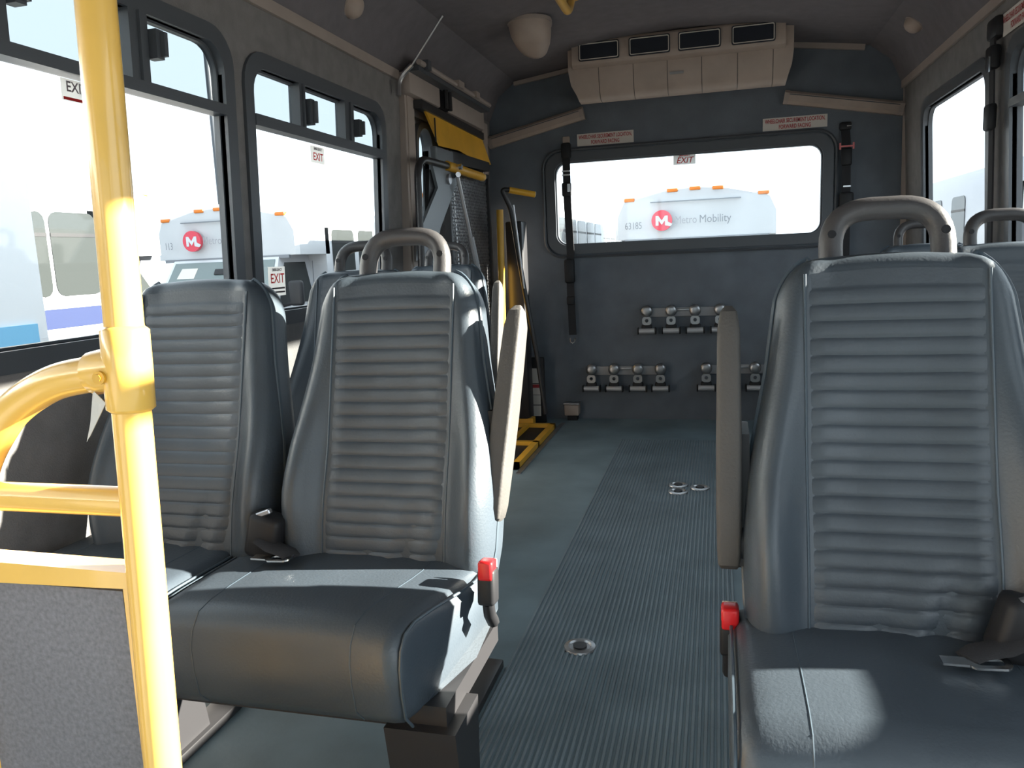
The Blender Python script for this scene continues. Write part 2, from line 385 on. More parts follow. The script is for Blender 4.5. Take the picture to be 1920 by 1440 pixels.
def backrest(t, xc, detail=True):
    N = 36 if detail else 20; L = []
    ss = [SLEN * i / 26 for i in range(24)] + [SLEN - .085 + .085 * math.sin(math.pi / 2 * i / 9) for i in range(1, 10)]
    ss = sorted(set(round(s, 4) for s in ss))
    for s in ss:
        h = hw(s); e = max(0, (s - (SLEN - .028)) / .028); sh = math.sqrt(max(.03, 1 - e * e))
        e2 = max(0, (.03 - s) / .03); sh *= math.sqrt(max(.2, 1 - e2 * e2))
        loop = []
        for k in range(N):
            q = -1 + 2 * k / N; u = math.sin(q * math.pi / 2)
            x = h * u; loop.append(bpt(xc, x, s, -.012 + (front(x, s) + .012) * max(0, 1 - abs(u) ** 11) ** .45 * sh))
        for k in range(N // 2):
            q = 1 - 2 * k / (N // 2); u = math.sin(q * math.pi / 2)
            loop.append(bpt(xc, h * u, s, -.0125 - .046 * max(0, 1 - abs(u) ** 8) ** .5 * sh))
        L.append(loop)
    bm = bm_new(); loft(bm, L); b = obj('backrest', bm, 'vinyl', t, 60, world=False)
    # ribbed centre panel
    nr = 21; pw = .123; nx = 16 if detail else 6; per = 8 if detail else 4
    bm = bm_new(); rows = []
    s0, s1 = .03, SLEN - .035
    for i in range(nr * per + 1):
        s = s0 + (s1 - s0) * i / (nr * per); ph = (i % per) / per
        rib = .0028 * math.sin(math.pi * ph) ** .38 if 0 < i < nr * per else 0
        if i / per > nr - 1.02: rib = 0
        row = []
        for j in range(nx + 1):
            x = -pw + 2 * pw * j / nx; edge = 1 if 0 < j < nx else 0
            wr_ = 0
            if detail and s < .17:
                fall = sm(.17, .05, s) if False else max(0, 1 - s / .17)
                for cx, sg, am in ((.02, .009, .011), (.045, .011, -.010), (.085, .011, .010), (-.03, .012, -.006), (.105, .010, -.008)):
                    wr_ += am * fall * math.exp(-((x - cx - (s - .05) * .25) / sg) ** 2)
            row.append(bpt(xc, x, s, front(x, s) - .004 + edge * (.0055 + rib + wr_)))
        rows.append(row)
    loft(bm, rows, cap=False, closed=False); obj('ribbed_panel', bm, 'vinyl_rib', b, 60, world=False)
    bm = bm_new()
    for sg in (-1, 1):
        tube(bm, [bpt(xc, sg * pw, s0 + (s1 - s0) * i / 20, front(pw, s0 + (s1 - s0) * i / 20) + .0005) for i in range(21)], .0022, 6)
    pth = [(-hw(s) * .985, s) for s in ss] + [(x * hw(SLEN) * .985, SLEN) for x in (-.8, -.4, 0, .4, .8)] + [(hw(s) * .985, s) for s in ss[::-1]]
    tube(bm, [bpt(xc, x, s - (.012 if abs(s - SLEN) < .001 else 0), .022) for x, s in pth], .0042, 6)
    obj('piping', bm, 'piping', b, world=False)
    return b
def cushion(t, xc, tl=0., tr=0., hwid=.209):
    def taper(x, y): return x * (1 - (tl if x < 0 else tr) * sm(-.04, -.27, y))
    def zt(y): return .452 + .006 * sm(.02, -.2, y)
    prof_ = []                                             # side profile (y, z), waterfall front
    for y in (.05, .02, -.02, -.06, -.10, -.14, -.18): prof_.append((y, zt(y)))
    prof_ += [(-.235, .457), (-.268, .451), (-.288, .434), (-.295, .408), (-.294, .37), (-.286, .325), (-.262, .297), (-.225, .290), (-.08, .30), (.05, .33)]
    L = []
    cy, cz = -.16, .40
    for i in range(25):
        u = -1 + 2 * i / 24; x = hwid * math.copysign(abs(u) ** .9, u)
        e = max(0, (abs(u) - .86) / .14); k = math.sqrt(max(0, 1 - .92 * e * e)); q = .022 * (1 - k)
        dome = .010 * (1 - u * u)
        loop = []
        for y, z in prof_:
            zz = z + (dome if z > .44 else 0) - (q * 1.4 if z > .40 else -q); yy = y + (q if y < -.2 else 0)
            loop.append((xc + taper(x, y), yy, zz))
        L.append(loop)
    bm = bm_new(); loft(bm, L); c = obj('cushion', bm, 'vinyl', t, 60, world=False)
    bm = bm_new()
    def path(x, up=.002):
        d = .010 * (1 - (x / hwid) ** 2); e = max(0, (abs(x) / hwid - .88) / .12); q = .02 * (1 - math.sqrt(max(0, 1 - .92 * e * e)))
        return [(xc + taper(x, y), y + (q if y < -.2 else 0), z + (d if z > .44 else 0) - q + up * .3) for y, z in prof_[:14]]
    for x in (-hwid * .6, hwid * .6): tube(bm, path(x, 0), .0012, 5)
    for x in (-hwid * .98, hwid * .98): tube(bm, path(x, .002), .0026, 6)
    obj('piping', bm, 'piping', c, world=False)
    return c
def handle(t, xc, ztop=1.068, w_=.079, r=.0178):
    l = (ztop - .42) / math.cos(REC); b = V(xc, .03, .40)
    base = SLEN - .05
    P = [b + V(sx * w_, 0, 0) + UPV * s + NRM * .0 for sx, s in ((-1, base), (-1, l), (1, l), (1, base))]
    bm = bm_new(); tube(bm, fillet(P, .062, 8), r, 14); h = obj('grab_handle', bm, 'tube', t, 60, world=False)
    bm = bm_new()
    for sx in (-1, 1):
        c = b + V(sx * w_, 0, 0) + UPV * (SLEN + .028) + NRM * (r - .002); disc(bm, c, NRM, .0065, .003, 10)
    obj('screw', bm, 'black', h, world=False)
def armrest(t, x, sgn, tilt=0.):
    # folded up beside the backrest: padded bar on a black pivot
    zz = [(.518, .050), (.524, .052), (.545, .056), (.61, .072), (.70, .098), (.80, .124), (.87, .142), (.897, .148), (.908, .151)]
    hy = [.012, .024, .031, .034, .035, .034, .030, .020, .006]; hx = [.012, .016, .018, .019, .019, .018, .017, .013, .006]
    X = lambda z: x - sgn * tilt * (z - .72) / .36
    L = []
    for (z, y), a, b in zip(zz, hy, hx):
        L.append([(X(z) + b * math.copysign(abs(math.cos(q)) ** .3, math.cos(q)), y + a * math.copysign(abs(math.sin(q)) ** .3, math.sin(q)), z - .27 * a * math.copysign(abs(math.sin(q)) ** .3, math.sin(q))) for q in [2 * math.pi * k / 28 for k in range(28)]])
    bm = bm_new(); loft(bm, L); a = obj('armrest', bm, 'arm', t, 28, world=False)
    bm = bm_new(); disc(bm, (X(.56) + sgn * .012, .07, .555), (sgn, 0, 0), .040, .022, 16); hexa(bm, [(X(z_) + sgn * c_, y_ + (.05 if z_ > .6 else 0), z_) for c_ in (.015, .03) for y_ in (.03, .12) for z_ in (.53, .72)])
    obj('pivot_bracket', bm, 'black', a, world=False)
def buckle(t, x, y, z, rx=0., label=None):
    R = Matrix.Rotation(rx, 3, 'X')
    bm = bm_new(); rbox(bm, (x, y, z), (.030, .036, .062), .006, 2, R); tube(bm, [V(x, y, z) + R @ V(0, 0, -.03), V(x, y, z) + R @ V(0, .006, -.05), V(x, y + .02, z - .075)], .011, 8)
    b = obj('belt_buckle', bm, 'black', t, 50, world=False)
    bm = bm_new(); rbox(bm, V(x, y, z) + R @ V(0, -.004, .029), (.026, .032, .034), .005, 2, R); obj('release_button', bm, 'red', b, 50, world=False)
    bm = bm_new(); rbox(bm, V(x, y, z) + R @ V(.0, .0185, .02), (.022, .002, .045), .0008, 1, R); obj('label', bm, 'tape', b, 0, world=False)
def retractor(t, x, y, z, flip=1):
    """belt end lying on the cushion: black cover, webbing, metal tongue"""
    bm = bm_new(); rbox(bm, (x, y, z + .030), (.066, .055, .085), .012, 2, Matrix.Rotation(.25, 3, 'Y'))
    b = obj('belt_guide', bm, 'black', t, 50, world=False)
    bm = bm_new(); rbox(bm, (x + .004, y - .012, z + .076), (.034, .012, .010), .002, 1, Matrix.Rotation(-.35, 3, 'Y')); obj('metal_clip', bm, 'steel', b, world=False)
    bm = bm_new(); pth = [V(x + flip * a, y - c, z + h) for a, c, h in ((.0, .02, .03), (.03, .03, .018), (.06, .035, .012), (.075, .045, .008))]
    tube(bm, pth, [.022, .022, .021, .018], 8, flat=.18); obj('webbing', bm, 'webbing', b, world=False)
    bm = bm_new()
    c = V(x + flip * .055, y - .055, z + .006)
    ring(bm, rrect(-.014, .018, -.008, .008, .005), rrect(-.022, .026, -.016, .016, .010), lambda u, v, d: c + V(u, v, d + .10 * max(0, u)), 0, .003)
    box(bm, c.x - .052, c.x - .022, c.y - .010, c.y + .010, c.z, c.z + .003)
    obj('metal_tongue', bm, 'chrome', b, world=False)
def under(t, xs, width):
    bm = bm_new(); x0, x1 = min(xs) - .19, max(xs) + .19
    box(bm, x0, x1, -.22, .08, .265, .305); tube(bm, [(x0 + .02, -.20, .272), (x1 - .02, -.20, .272)], .016, 8); tube(bm, [(x0 + .02, .06, .272), (x1 - .02, .06, .272)], .016, 8)
    obj('seat_frame', bm, 'blacksteel', t, world=False)
    for x in xs:
        bm = bm_new(); 
        for sx in (-.12, .12): tube(bm, [V(x + sx, .06, .31), V(x + sx, .04, .40), V(x + sx, .03, .40) + UPV * .45 + NRM * -.02], .014, 8)
        obj('back_support', bm, 'blacksteel', t, world=False)
def pedestal(t, x, y0, y1, wd=.02):
    bm = bm_new()
    hexa(bm, [(x + a, yy, z) for a in (-.022, .022) for yy, z in ((-.20, 0), (-.30, .31), (.06, 0), (.02, .31))] if False else [(x + a, (b0 if z == .012 else b1), z) for a in (-wd, wd) for b0, b1 in ((-.20, -.24), (-.14 if wd > .03 else .06, -.12 if wd > .03 else .02)) for z in (.012, .272)])
    l = obj('pedestal_leg', bm, 'blacksteel', t, world=False)
    bx('foot_plate', 'blacksteel', l, x - .032, x + .032, y0, y1, .0, .022, world=False, bevel=.004)
    bm = bm_new()
    for y in (y0 + .05, y1 - .05): disc(bm, (x, y, .02), (0, 0, 1), .012, .01, 6)
    obj('bolt', bm, 'steel', l, world=False)
def double_seat(label, loc, xa, xw, sgn, whandle, group):
    t = thing('double_seat', label, 'seat', loc, group=group)
    for x in (xw, xa): backrest(t, x)
    if sgn < 0: cushion(t, -.290, 0, 0, .197); cushion(t, .167, 0, .20, .255)
    else: cushion(t, xw, 0, 0, .216); cushion(t, xa - .014, 0, 0, .220)
    handle(t, xa)
    if whandle: handle(t, xw)
    armrest(t, xa - sgn * (.232 if sgn > 0 else .222), sgn, 0 if sgn > 0 else .035)
    under(t, (xa, xw), .9)
    xm = (xa + xw) / 2
    return t
SEATG = 'front row double seats'
tL = double_seat('blue grey vinyl double seat on the left, behind the yellow pole', (-.637, 1.28, 0), .220, -.222, -1, False, SEATG)
buckle(tL, .447, -.085, .452, -.12); retractor(tL, .0, -.035, .472, 1)
pedestal(tL, .37, -.24, -.10, .06)
fp = bm_new(); rbox(fp, (.287, .27, .011), (.05, .34, .022), .004, 2); obj('floor_track', fp, 'blacksteel', tL, world=False)
pedestal(tL, -.27, -.22, .3)
tR = double_seat('blue grey vinyl double seat cut by the right picture edge, tall grab handle', (.66, 1.12, 0), -.225, .225, 1, True, SEATG)
buckle(tR, -.456, .025, .425, 0); retractor(tR, -.095, -.05, .468, -1)
pedestal(tR, -.27, -.22, .43); pedestal(tR, .27, -.22, .3)
def single_seat(label, loc, sgn):
    t = thing('single_seat', label, 'seat', loc, group='single seats along the side walls')
    backrest(t, 0, False); cushion(t, 0); handle(t, 0, ztop=1.072, r=.0165); armrest(t, -sgn * .225, sgn)
    under(t, (0,), .4); pedestal(t, -sgn * .05, -.2, .2)
    return t
single_seat('single seat right behind the left double seat, only handle and shoulder showing', (-.87, 2.05, 0), -1)
single_seat('single seat nearest the wheelchair lift, arched handle behind the other left handles', (-.875, 2.84, 0), -1)
single_seat('single seat behind the right double seat, at the right picture edge', (.91, 2.14, 0), 1)
single_seat('single seat by the rear right window, seen through the front right handle', (.905, 2.98, 0), 1)

# ------------------------------------------------------------------ yellow grab pole with modesty panel
t = thing('grab_pole', 'yellow grab pole with curved rail and speckled grey modesty panel', 'grab pole', (-.412, .68, 0))
def pole_x(z): return -.412
def pole_p(z): return V(-.412, .662 + (z - .456) * .049, z)
r0 = .0195
bm = bm_new(); tube(bm, [pole_p(z) for z in (0.0, .5, 1.0, 1.5, 2.06)], r0, 24); obj('pole', bm, 'yellow', t, 60)
bm = bm_new(); zj = .902
tube(bm, [pole_p(z) for z in (.856, .860, .902, .942, .946)], [.0195, .0242, .0245, .0242, .0195], 24)
tube(bm, [pole_p(zj), pole_p(zj) + V(-.030, 0, -.003), pole_p(zj) + V(-.042, 0, -.005), pole_p(zj) + V(-.043, 0, -.005)], [.0240, .0236, .0232, .0195], 24)
fit = obj('tee_fitting', bm, 'yellow', t, 60)
pj = pole_p(zj)
bm = bm_new(); disc(bm, pj + V(-.014, -.0235, -.006), (0.1, -1, 0), .0070, .004, 14); disc(bm, pj + V(-.014, -.0275, -.006), (0.1, -1, 0), .004, .0012, 6); obj('set_screw', bm, 'yellow_dark', fit)
bm = bm_new(); rail = [(-.45, .684, .897), (-.505, .684, .888), (-.555, .684, .866), (-.590, .684, .838), (-.63, .684, .785), (-.66, .684, .70)]
path = []
P = [Vector(p) for p in rail]
for i in range(len(P) - 1):
    p0, p1, p2, p3 = P[max(i - 1, 0)], P[i], P[i + 1], P[min(i + 2, len(P) - 1)]
    for k in range(6):
        u = k / 6; path.append(.5 * ((2 * p1) + (p2 - p0) * u + (2 * p0 - 5 * p1 + 4 * p2 - p3) * u * u + (3 * p1 - p0 - 3 * p2 + p3) * u ** 3))
tube(bm, path + [P[-1], V(-.675, .684, .62), V(-.68, .684, .0)], .0195, 20); obj('curved_rail', bm, 'yellow', t, 60)
bm = bm_new(); tube(bm, [(-1.10, .68, .762), (-.70, .68, .757), (pole_x(.757), .68, .757)], .0165, 18); obj('upper_crossbar', bm, 'yellow', t, 60)
bm = bm_new(); hexa(bm, [(x_, y_, z_) for x_, za_, zb_ in ((-1.10, .648, .690), (pole_x(.67), .664, .682)) for y_ in (.664, .698) for z_ in (za_, zb_)]); obj('panel_cap', bm, 'yellow', t, 0)
bm = bm_new(); hexa(bm, [(x_ + (.012 if z_ > .3 else 0), y_, z_) for x_ in (-.452, -.430) for y_ in (.668, .694) for z_ in (.0, .672)]); obj('panel_edge', bm, 'yellow', t, 0)
bm = bm_new(); box(bm, -1.10, -.448, .675, .688, .04, .655); obj('modesty_panel', bm, 'panel', t, 0)
bm = bm_new(); v = [bm.verts.new(p) for p in ((-.446, .67, .880), (-.428, .665, .868), (-.432, .664, .862), (-.458, .664, .826), (-.448, .67, .866))]; bm.faces.new(v); prism(bm, [(-.449, .672, .880), (-.430, .667, .868), (-.452, .662, .832)], (0, .001, 0)); obj('torn_tape', bm, 'tape', t, 0)

# ------------------------------------------------------------------ lift doors, posts and header on the left rear
t = thing('door_1', 'lift door with narrow oval window behind the folded wheelchair lift', 'door', (-1.14, 3.94, 0)); del t['category']; struct(t)
g = wallf(-1)
def gbox(name, m, par, *a): q = bm_new(); box(q, *a, g); return obj(name, q, m, par, 0)
dw = (3.475, 3.655, .95, 1.605)
q = bm_new(); box(q, .02, .05, 3.41, dw[0], 0, 1.64, g); box(q, .02, .05, dw[1], 3.94, 0, 1.64, g); box(q, .02, .05, dw[0], dw[1], 0, dw[2], g); box(q, .02, .05, dw[0], dw[1], dw[3], 1.64, g)
a = obj('door_leaf', q, 'wallgrey', t, 0); q = bm_new(); ring(q, rrect(*dw, .088), rrect(dw[0] - .03, dw[1] + .07, dw[2] - .03, dw[3] + .025, .10), lambda u, v_, d: g(d, u, v_), -.005, .05); obj('window_frame', q, 'frame', a)
q = bm_new(); box(q, .036, .04, dw[0], dw[1], dw[2], dw[3], g); obj('pane', q, GL_UP, a, 0)
gbox('door_leaf', 'wallgrey', t, .02, .05, 3.945, 4.47, 0, 1.64)
def post(n, ya, yb, label):
    q = bm_new(); box(q, -.022, .03, ya, yb, 0, 1.76, g); box(q, -.028, -.022, ya + .02, yb - .02, .02, 1.70, g); return struct(obj('trim_%d' % n, q, 'trim', None, 0), label)
post(7, 3.265, 3.375, 'beige metal post between side window and lift door'); post(8, 4.42, 4.53, 'beige metal post between lift door and rear wall')
t = thing('door_header', 'beige door operator box above the lift door with dark rail', 'door header', (-1.10, 3.8, 1.6))
bx('cover', 'trim', t, -1.125, -1.065, 3.24, 3.62, 1.70, 1.79, bevel=.008); bx('cover', 'trim', t, -1.125, -1.07, 3.74, 4.36, 1.70, 1.80, bevel=.008)
bm = bm_new(); box(bm, -1.12, -1.07, 3.62, 3.74, 1.70, 1.79); tube(bm, [(-1.05, 3.655, 1.70), (-1.05, 3.655, 1.80)], .012, 8); tube(bm, [(-1.05, 3.71, 1.70), (-1.05, 3.71, 1.80)], .012, 8); obj('hinge_block', bm, 'black', t)
bm = bm_new(); box(bm, -1.07, -1.02, 3.235, 4.30, 1.785, 1.805); box(bm, -1.03, -1.0, 3.3, 3.34, 1.80, 1.84); obj('rail', bm, 'frame', t, 0)
bm = bm_new(); tube(bm, [(-1.02, 3.24, 1.82), (-1.02, 4.3, 1.82)], .012, 8); box(bm, -1.035, -1.0, 3.72, 3.80, 1.81, 1.84); box(bm, -1.035, -1.0, 4.0, 4.06, 1.81, 1.84); obj('actuator', bm, 'trim', t)
bm = bm_new(); tube(bm, [(-.89, 3.2, 1.975), (-1.035, 3.2, 1.80)], .0045, 8); tube(bm, fillet([(-1.035, 3.2, 1.80), (-1.07, 3.2, 1.775), (-1.095, 3.19, 1.74), (-1.095, 3.18, 1.68)], .03), .011, 8)
tag(obj('door_prop_rod', bm, 'steel'), 'thin metal rod running from ceiling to lift door corner', 'rod')

# ------------------------------------------------------------------ wheelchair lift (folded)
t = thing('wheelchair_lift', 'folded yellow and black wheelchair lift standing in the left rear doorway', 'wheelchair lift', (-.95, 3.9, 0))
bm = bm_new(); pl = [(-1.071, 3.426, 1.659), (-1.071, 4.298, 1.649), (-1.055, 4.402, 1.517), (-1.055, 4.028, 1.516), (-1.055, 3.837, 1.53), (-1.055, 3.562, 1.519)]
prism(bm, pl, (-.012, 0, .003)); y_ = obj('bridge_plate', bm, 'yellow_dark', t, 0)
bm = bm_new(); hexa(bm, [(x, y, z + (1.693 if y < 3.5 else 1.678)) for x in (-1.10, -1.06) for y in (3.355, 4.304) for z in (-.036, 0)]); obj('hinge_rail', bm, 'blacksteel', y_, 0)
bm = bm_new(); box(bm, -1.056, -1.052, 3.488, 3.498, 1.53, 1.635); obj('slot', bm, 'black', y_, 0)
bm = bm_new(); rbox(bm, (-1.066, 3.60, 1.464), (.036, .24, .095), .008, 2); obj('motor_box', bm, 'greypaint', t, 0)
bm = bm_new(); hexa(bm, [(x, y, z) for x in (-1.10, -1.052) for y, zz in ((3.69, (1.456, 1.515)), (4.36, (1.477, 1.526))) for z in zz]); obj('crossbeam', bm, 'blacksteel', t, 0)
bm = bm_new(); prism(bm, [(-1.049, 3.418, 1.418), (-1.049, 3.711, 1.434), (-1.049, 3.754, 1.369), (-1.049, 3.472, 1.141), (-1.049, 3.396, 1.0), (-1.049, 3.179, 1.0), (-1.049, 3.233, 1.141), (-1.049, 3.472, 1.325)], (-.014, 0, 0)); a = obj('lift_arm', bm, 'greypaint', t, 0)
bm = bm_new(); disc(bm, (-1.049, 3.618, 1.374), (1, 0, 0), .024, .012, 16); obj('pivot_bolt', bm, 'steel', a)
bm = bm_new(); prism(bm, [(-1.066, 3.415, 1.405), (-1.066, 3.50, 1.391), (-1.066, 3.46, 1.25), (-1.066, 3.36, 1.13)], (-.016, 0, 0)); obj('arm_cover', bm, 'black', t, 0)
bm = bm_new(); tube(bm, fillet([(-1.041, 3.168, .696), (-1.041, 3.206, 1.429), (-1.041, 3.602, 1.434), (-1.041, 3.797, 1.432)], .10, 8), .0157, 12); h_ = obj('handrail', bm, 'blacksteel', t)
bm = bm_new(); tube(bm, [(-1.041, 3.591, 1.434), (-1.041, 4.166, 1.429)], .0225, 14); obj('yellow_grip', bm, 'yellow_dark', h_)
bm = bm_new(); disc(bm, (-1.041, 4.166, 1.429), (0, 1, 0), .0226, .004, 14); disc(bm, (-1.041, 4.15, 1.429), (0, -1, 0), .0232, .005, 14); obj('grip_end', bm, 'tape', h_)
bm = bm_new(); tube(bm, [(-1.025, 3.689, 1.397), (-1.025, 3.971, .892)], .0098, 10); a = obj('gas_strut', bm, 'spool', t)
bm = bm_new(); tube(bm, [(-1.025, 3.852, 1.109), (-1.025, 4.036, .783)], .0163, 10); obj('strut_cylinder', bm, 'spool', a)
bm = bm_new(); tube(bm, [(-1.009, 3.656, 1.397), (-1.041, 3.722, 1.397)], .013, 8); disc(bm, (-1.009, 3.673, 1.434), (1, 0, 0), .013, .016, 8); obj('strut_ball', bm, 'chrome', a)
# expanded metal platform, folded upright
pf = (3.70, 4.36, .30, 1.44)
bm = bm_new(); X0 = -1.085
def mbar(a, b, wd): 
    a, b = Vector(a), Vector(b); d = (b - a).normalized(); u = V(1, 0, 0).cross(d)
    hexa(bm, [p + u * s * wd + V(q, 0, 0) for p in (a, b) for s in (-1, 1) for q in (0, .006)])
k = pf[0] - (pf[3] - pf[2]) * .7
while k < pf[1]:
    for sg in (1, -1):
        pts = []
        y0_, y1_ = (k, k + (pf[3] - pf[2]) * .7)
        za, zb = (pf[2], pf[3]) if sg > 0 else (pf[3], pf[2])
        ta = max(0, (pf[0] - y0_) / (y1_ - y0_)); tb = min(1, (pf[1] - y0_) / (y1_ - y0_))
        if tb - ta > .02: mbar((X0, y0_ + (y1_ - y0_) * ta, za + (zb - za) * ta), (X0, y0_ + (y1_ - y0_) * tb, za + (zb - za) * tb), .0028 if sg > 0 else .0022)
    k += .023
a = obj('expanded_mesh', bm, 'steel', t, 0); a['kind'] = 'stuff'
bm = bm_new(); ring(bm, [(pf[0], pf[2]), (pf[1], pf[2]), (pf[1], pf[3]), (pf[0], pf[3])], [(pf[0] - .025, pf[2] - .025), (pf[1] + .025, pf[2] - .025), (pf[1] + .025, pf[3] + .02), (pf[0] - .025, pf[3] + .02)], lambda u, v_, d: (X0 + d, u, v_), -.012, .02); obj('platform_frame', bm, 'blacksteel', t, 0)
bm = bm_new()
y = 3.58
z = .34
while z < 1.42: tube(bm, [(-1.06, 3.72 + (1.42 - z) * .05, z), (-1.06, 3.72 + (1.42 - z) * .05, z + .012)], .005, 6); z += .021
obj('chain', bm, 'steel', t)['kind'] = 'stuff'
bm = bm_new(); tube(bm, [(-1.015, 4.30, .05), (-.988, 4.30, 1.258)], .0195, 14); disc(bm, (-.988, 4.30, 1.256), (0, 0, 1), .0195, .004, 14); obj('yellow_post', bm, 'yellow_dark', t)
bm = bm_new(); tube(bm, [(-.90, 4.36, 1.372), (-.90, 4.46, 1.372), (-.90, 4.60, 1.372)] if False else [(-.925, 4.28, 1.362), (-.80, 4.36, 1.335)], .017, 14); h_ = obj('yellow_grip', bm, 'yellow_dark', t)
bm = bm_new(); disc(bm, (-.80, 4.36, 1.335), (.12, .08, -.027), .0172, .003, 14); obj('grip_end', bm, 'tape', h_)
bm = bm_new(); tube(bm, fillet([(-.925, 4.28, 1.362), (-.96, 4.26, 1.365), (-.925, 4.3, 1.26), (-.868, 4.3, .83), (-.806, 4.3, .43), (-.77, 4.3, .1)], .03), .0135, 12); obj('handrail', bm, 'blacksteel', t)
bm = bm_new(); tube(bm, [(-.905, 4.285, 1.28), (-.862, 4.282, .82)], .0055, 8); obj('handrail_highlight', bm, 'spool', t)  # thin pale rod standing in for the highlight along the handrail
bm = bm_new(); rbox(bm, (-.93, 4.42, .62), (.10, .12, 1.15), .012, 2); disc(bm, (-.905, 4.355, 1.12), (0, -1, 0), .010, .012, 8); a = obj('hydraulic_tower', bm, 'blacksteel', t)
bm = bm_new(); rbox(bm, (-.865, 4.515, .20), (.10, .03, .40), .006, 2); a = obj('lower_bracket', bm, 'black', t)
for z0_, z1_, m_ in ((.245, .335, 'tape'), (.175, .24, 'paper'), (.115, .172, 'tape'), (.045, .11, 'tape')): bx('instruction_label', m_, a, -.903, -.842, 4.497, 4.4995, z0_, z1_, smooth=0)
bx('instruction_label', 'signred', a, -.903, -.842, 4.4955, 4.497, .218, .238, smooth=0)
# threshold platform on the floor
bm = bm_new(); box(bm, -1.10, -.735, 3.47, 4.40, .004, .012); obj('threshold_plate', bm, 'black', t, 0)
bm = bm_new()
for x0_, x1_ in ((-.760, -.728), (-1.1, -1.07)): box(bm, x0_, x1_, 3.47, 4.36, .004, .032)
for yy in (3.47, 3.90, 4.33): box(bm, -1.1, -.728, yy, yy + .032, .004, .032)
box(bm, -.90, -.878, 3.47, 4.36, .004, .030); box(bm, -1.0, -.86, 4.36, 4.42, .004, .06)
obj('yellow_threshold_frame', bm, 'yellow_dark', t, 0)
bx('threshold_strip', 'steel', fl, -.722, -.700, 3.4, 4.5, 0, .006)

# ------------------------------------------------------------------ ceiling air unit
t = thing('air_conditioner', 'beige ceiling air conditioner with four dark vents above the rear window', 'air conditioner', (0, REAR, 1.76))
pr = [(REAR, 2.10), (4.30, 2.10), (4.295, 1.95), (4.305, 1.88), (4.325, 1.83), (4.36, 1.805), (4.42, 1.80), (REAR, 1.845)]
bm = bm_new(); xs = [-.578, -.415, -.235, -.062, .11, .285, .455, .553]
loft(bm, [[(x, y, z + .004) for y, z in pr] for x in (-.52, .50)]); obj('core', bm, 'navy', t, 40)
for a, b in zip(xs, xs[1:]):
    bm = bm_new(); loft(bm, [[(x + (.045 if x < -.57 else -.03 if x > .54 else 0) * sm(1.92, 1.80, z), y - .006, z) for y, z in pr] for x in (a + .0015, b - .0015)]); obj('panel', bm, 'beige', t, 40)
bm = bm_new(); lp = [(4.29, 2.098), (4.262, 2.09), (4.25, 2.075), (4.246, 1.985), (4.252, 1.968), (4.27, 1.958), (4.29, 1.956)]
loft(bm, [[(x, y, z) for y, z in lp] for x in (-.548, -.54, .502, .51)]); vp = obj('vent_panel', bm, 'beige', t, 40)
for a, b in ((-.509, -.302), (-.249, -.046), (-.002, .202), (.257, .460)):
    f = lambda u, v_, d: (u, 4.2455 - d - (2.03 - v_) * .03 + .0, v_)
    bm = bm_new(); ring(bm, rrect(a + .007, b - .007, 1.992, 2.064, .006, 3), rrect(a + .003, b - .003, 1.988, 2.068, .008, 3), f, -.004, .008); vf = obj('vent_frame', bm, 'cream', vp, 30)
    bm = bm_new(); ring(bm, rrect(a + .003, b - .003, 1.988, 2.068, .008, 3), rrect(a - .002, b + .002, 1.983, 2.073, .010, 3), f, -.004, .006); obj('vent_rim', bm, 'navy', vf, 30)
    bm = bm_new(); hexa(bm, [f(u, v_, d) for u in (a + .004, b - .004) for d in (-.003, .003) for v_ in (1.99, 2.066)]); obj('louver', bm, 'navy', vf, 0)
bx('badge', 'steel', t, -.05, .02, 4.288, 4.2915, 1.885, 1.897, smooth=0)

# ------------------------------------------------------------------ ceiling fittings
def dome(name, label, cat, c, n, r, h, m, group=None):
    t = thing(name, label, cat, c, group=group); n = Vector(n).normalized()
    bm = bm_new(); a = n.cross(V(0, 1, 0)).normalized(); b = n.cross(a)
    L = [[Vector(c) + n * (h * math.sin(q)) + r * math.cos(q) ** .7 * (math.cos(2 * math.pi * k / 20) * a + math.sin(2 * math.pi * k / 20) * b) for k in range(20)] for q in (0, .3, .6, .9, 1.2, 1.45)]
    loft(bm, L); obj('cover', bm, m, t, 50)
    bm = bm_new(); disc(bm, Vector(c) - n * .004, n, r * 1.08, .008, 20); obj('base', bm, 'trim', t)
    return t
dome('dome_light', 'small pale dome light on the left cove', 'lamp', (-1.07, 2.73, 1.905), (.8, 0, -.45), .045, .04, 'beige', 'cove dome lights')
dome('dome_light', 'small pale dome light on the right cove', 'lamp', (1.035, 4.03, 1.945), (-.65, 0, -.75), .042, .04, 'beige', 'cove dome lights')
t = thing('speaker', 'beige half round ceiling speaker left of the air unit', 'speaker', (-.64, 3.62, 2.03))
bm = bm_new(); L = []
for z_, k_ in ((2.045, 1.0), (2.02, .99), (1.985, .93), (1.955, .80), (1.94, .55), (1.935, .2)):
    L.append([(-.635 + .095 * k_ * math.cos(q) + .02 * (1 - k_), 3.66 + (.16 * k_ if math.sin(q) > 0 else .09 * k_ * k_) * math.sin(q), z_ - .055 * k_ * max(0, math.sin(q))) for q in [2 * math.pi * i / 24 for i in range(24)]])
loft(bm, L); obj('housing', bm, 'beige', t, 50)
bm = bm_new(); L = [[(-.635 + .10 * math.cos(q), 3.66 + (.165 if math.sin(q) > 0 else .095) * math.sin(q), z_) for q in [2 * math.pi * i / 24 for i in range(24)]] for z_ in (2.05, 2.034)]; loft(bm, L); obj('base', bm, 'trim', t)
t = thing('ceiling_rail', 'yellow ceiling grab rail, end curving up into the roof', 'grab rail', (-.41, 1.5, 2.06))
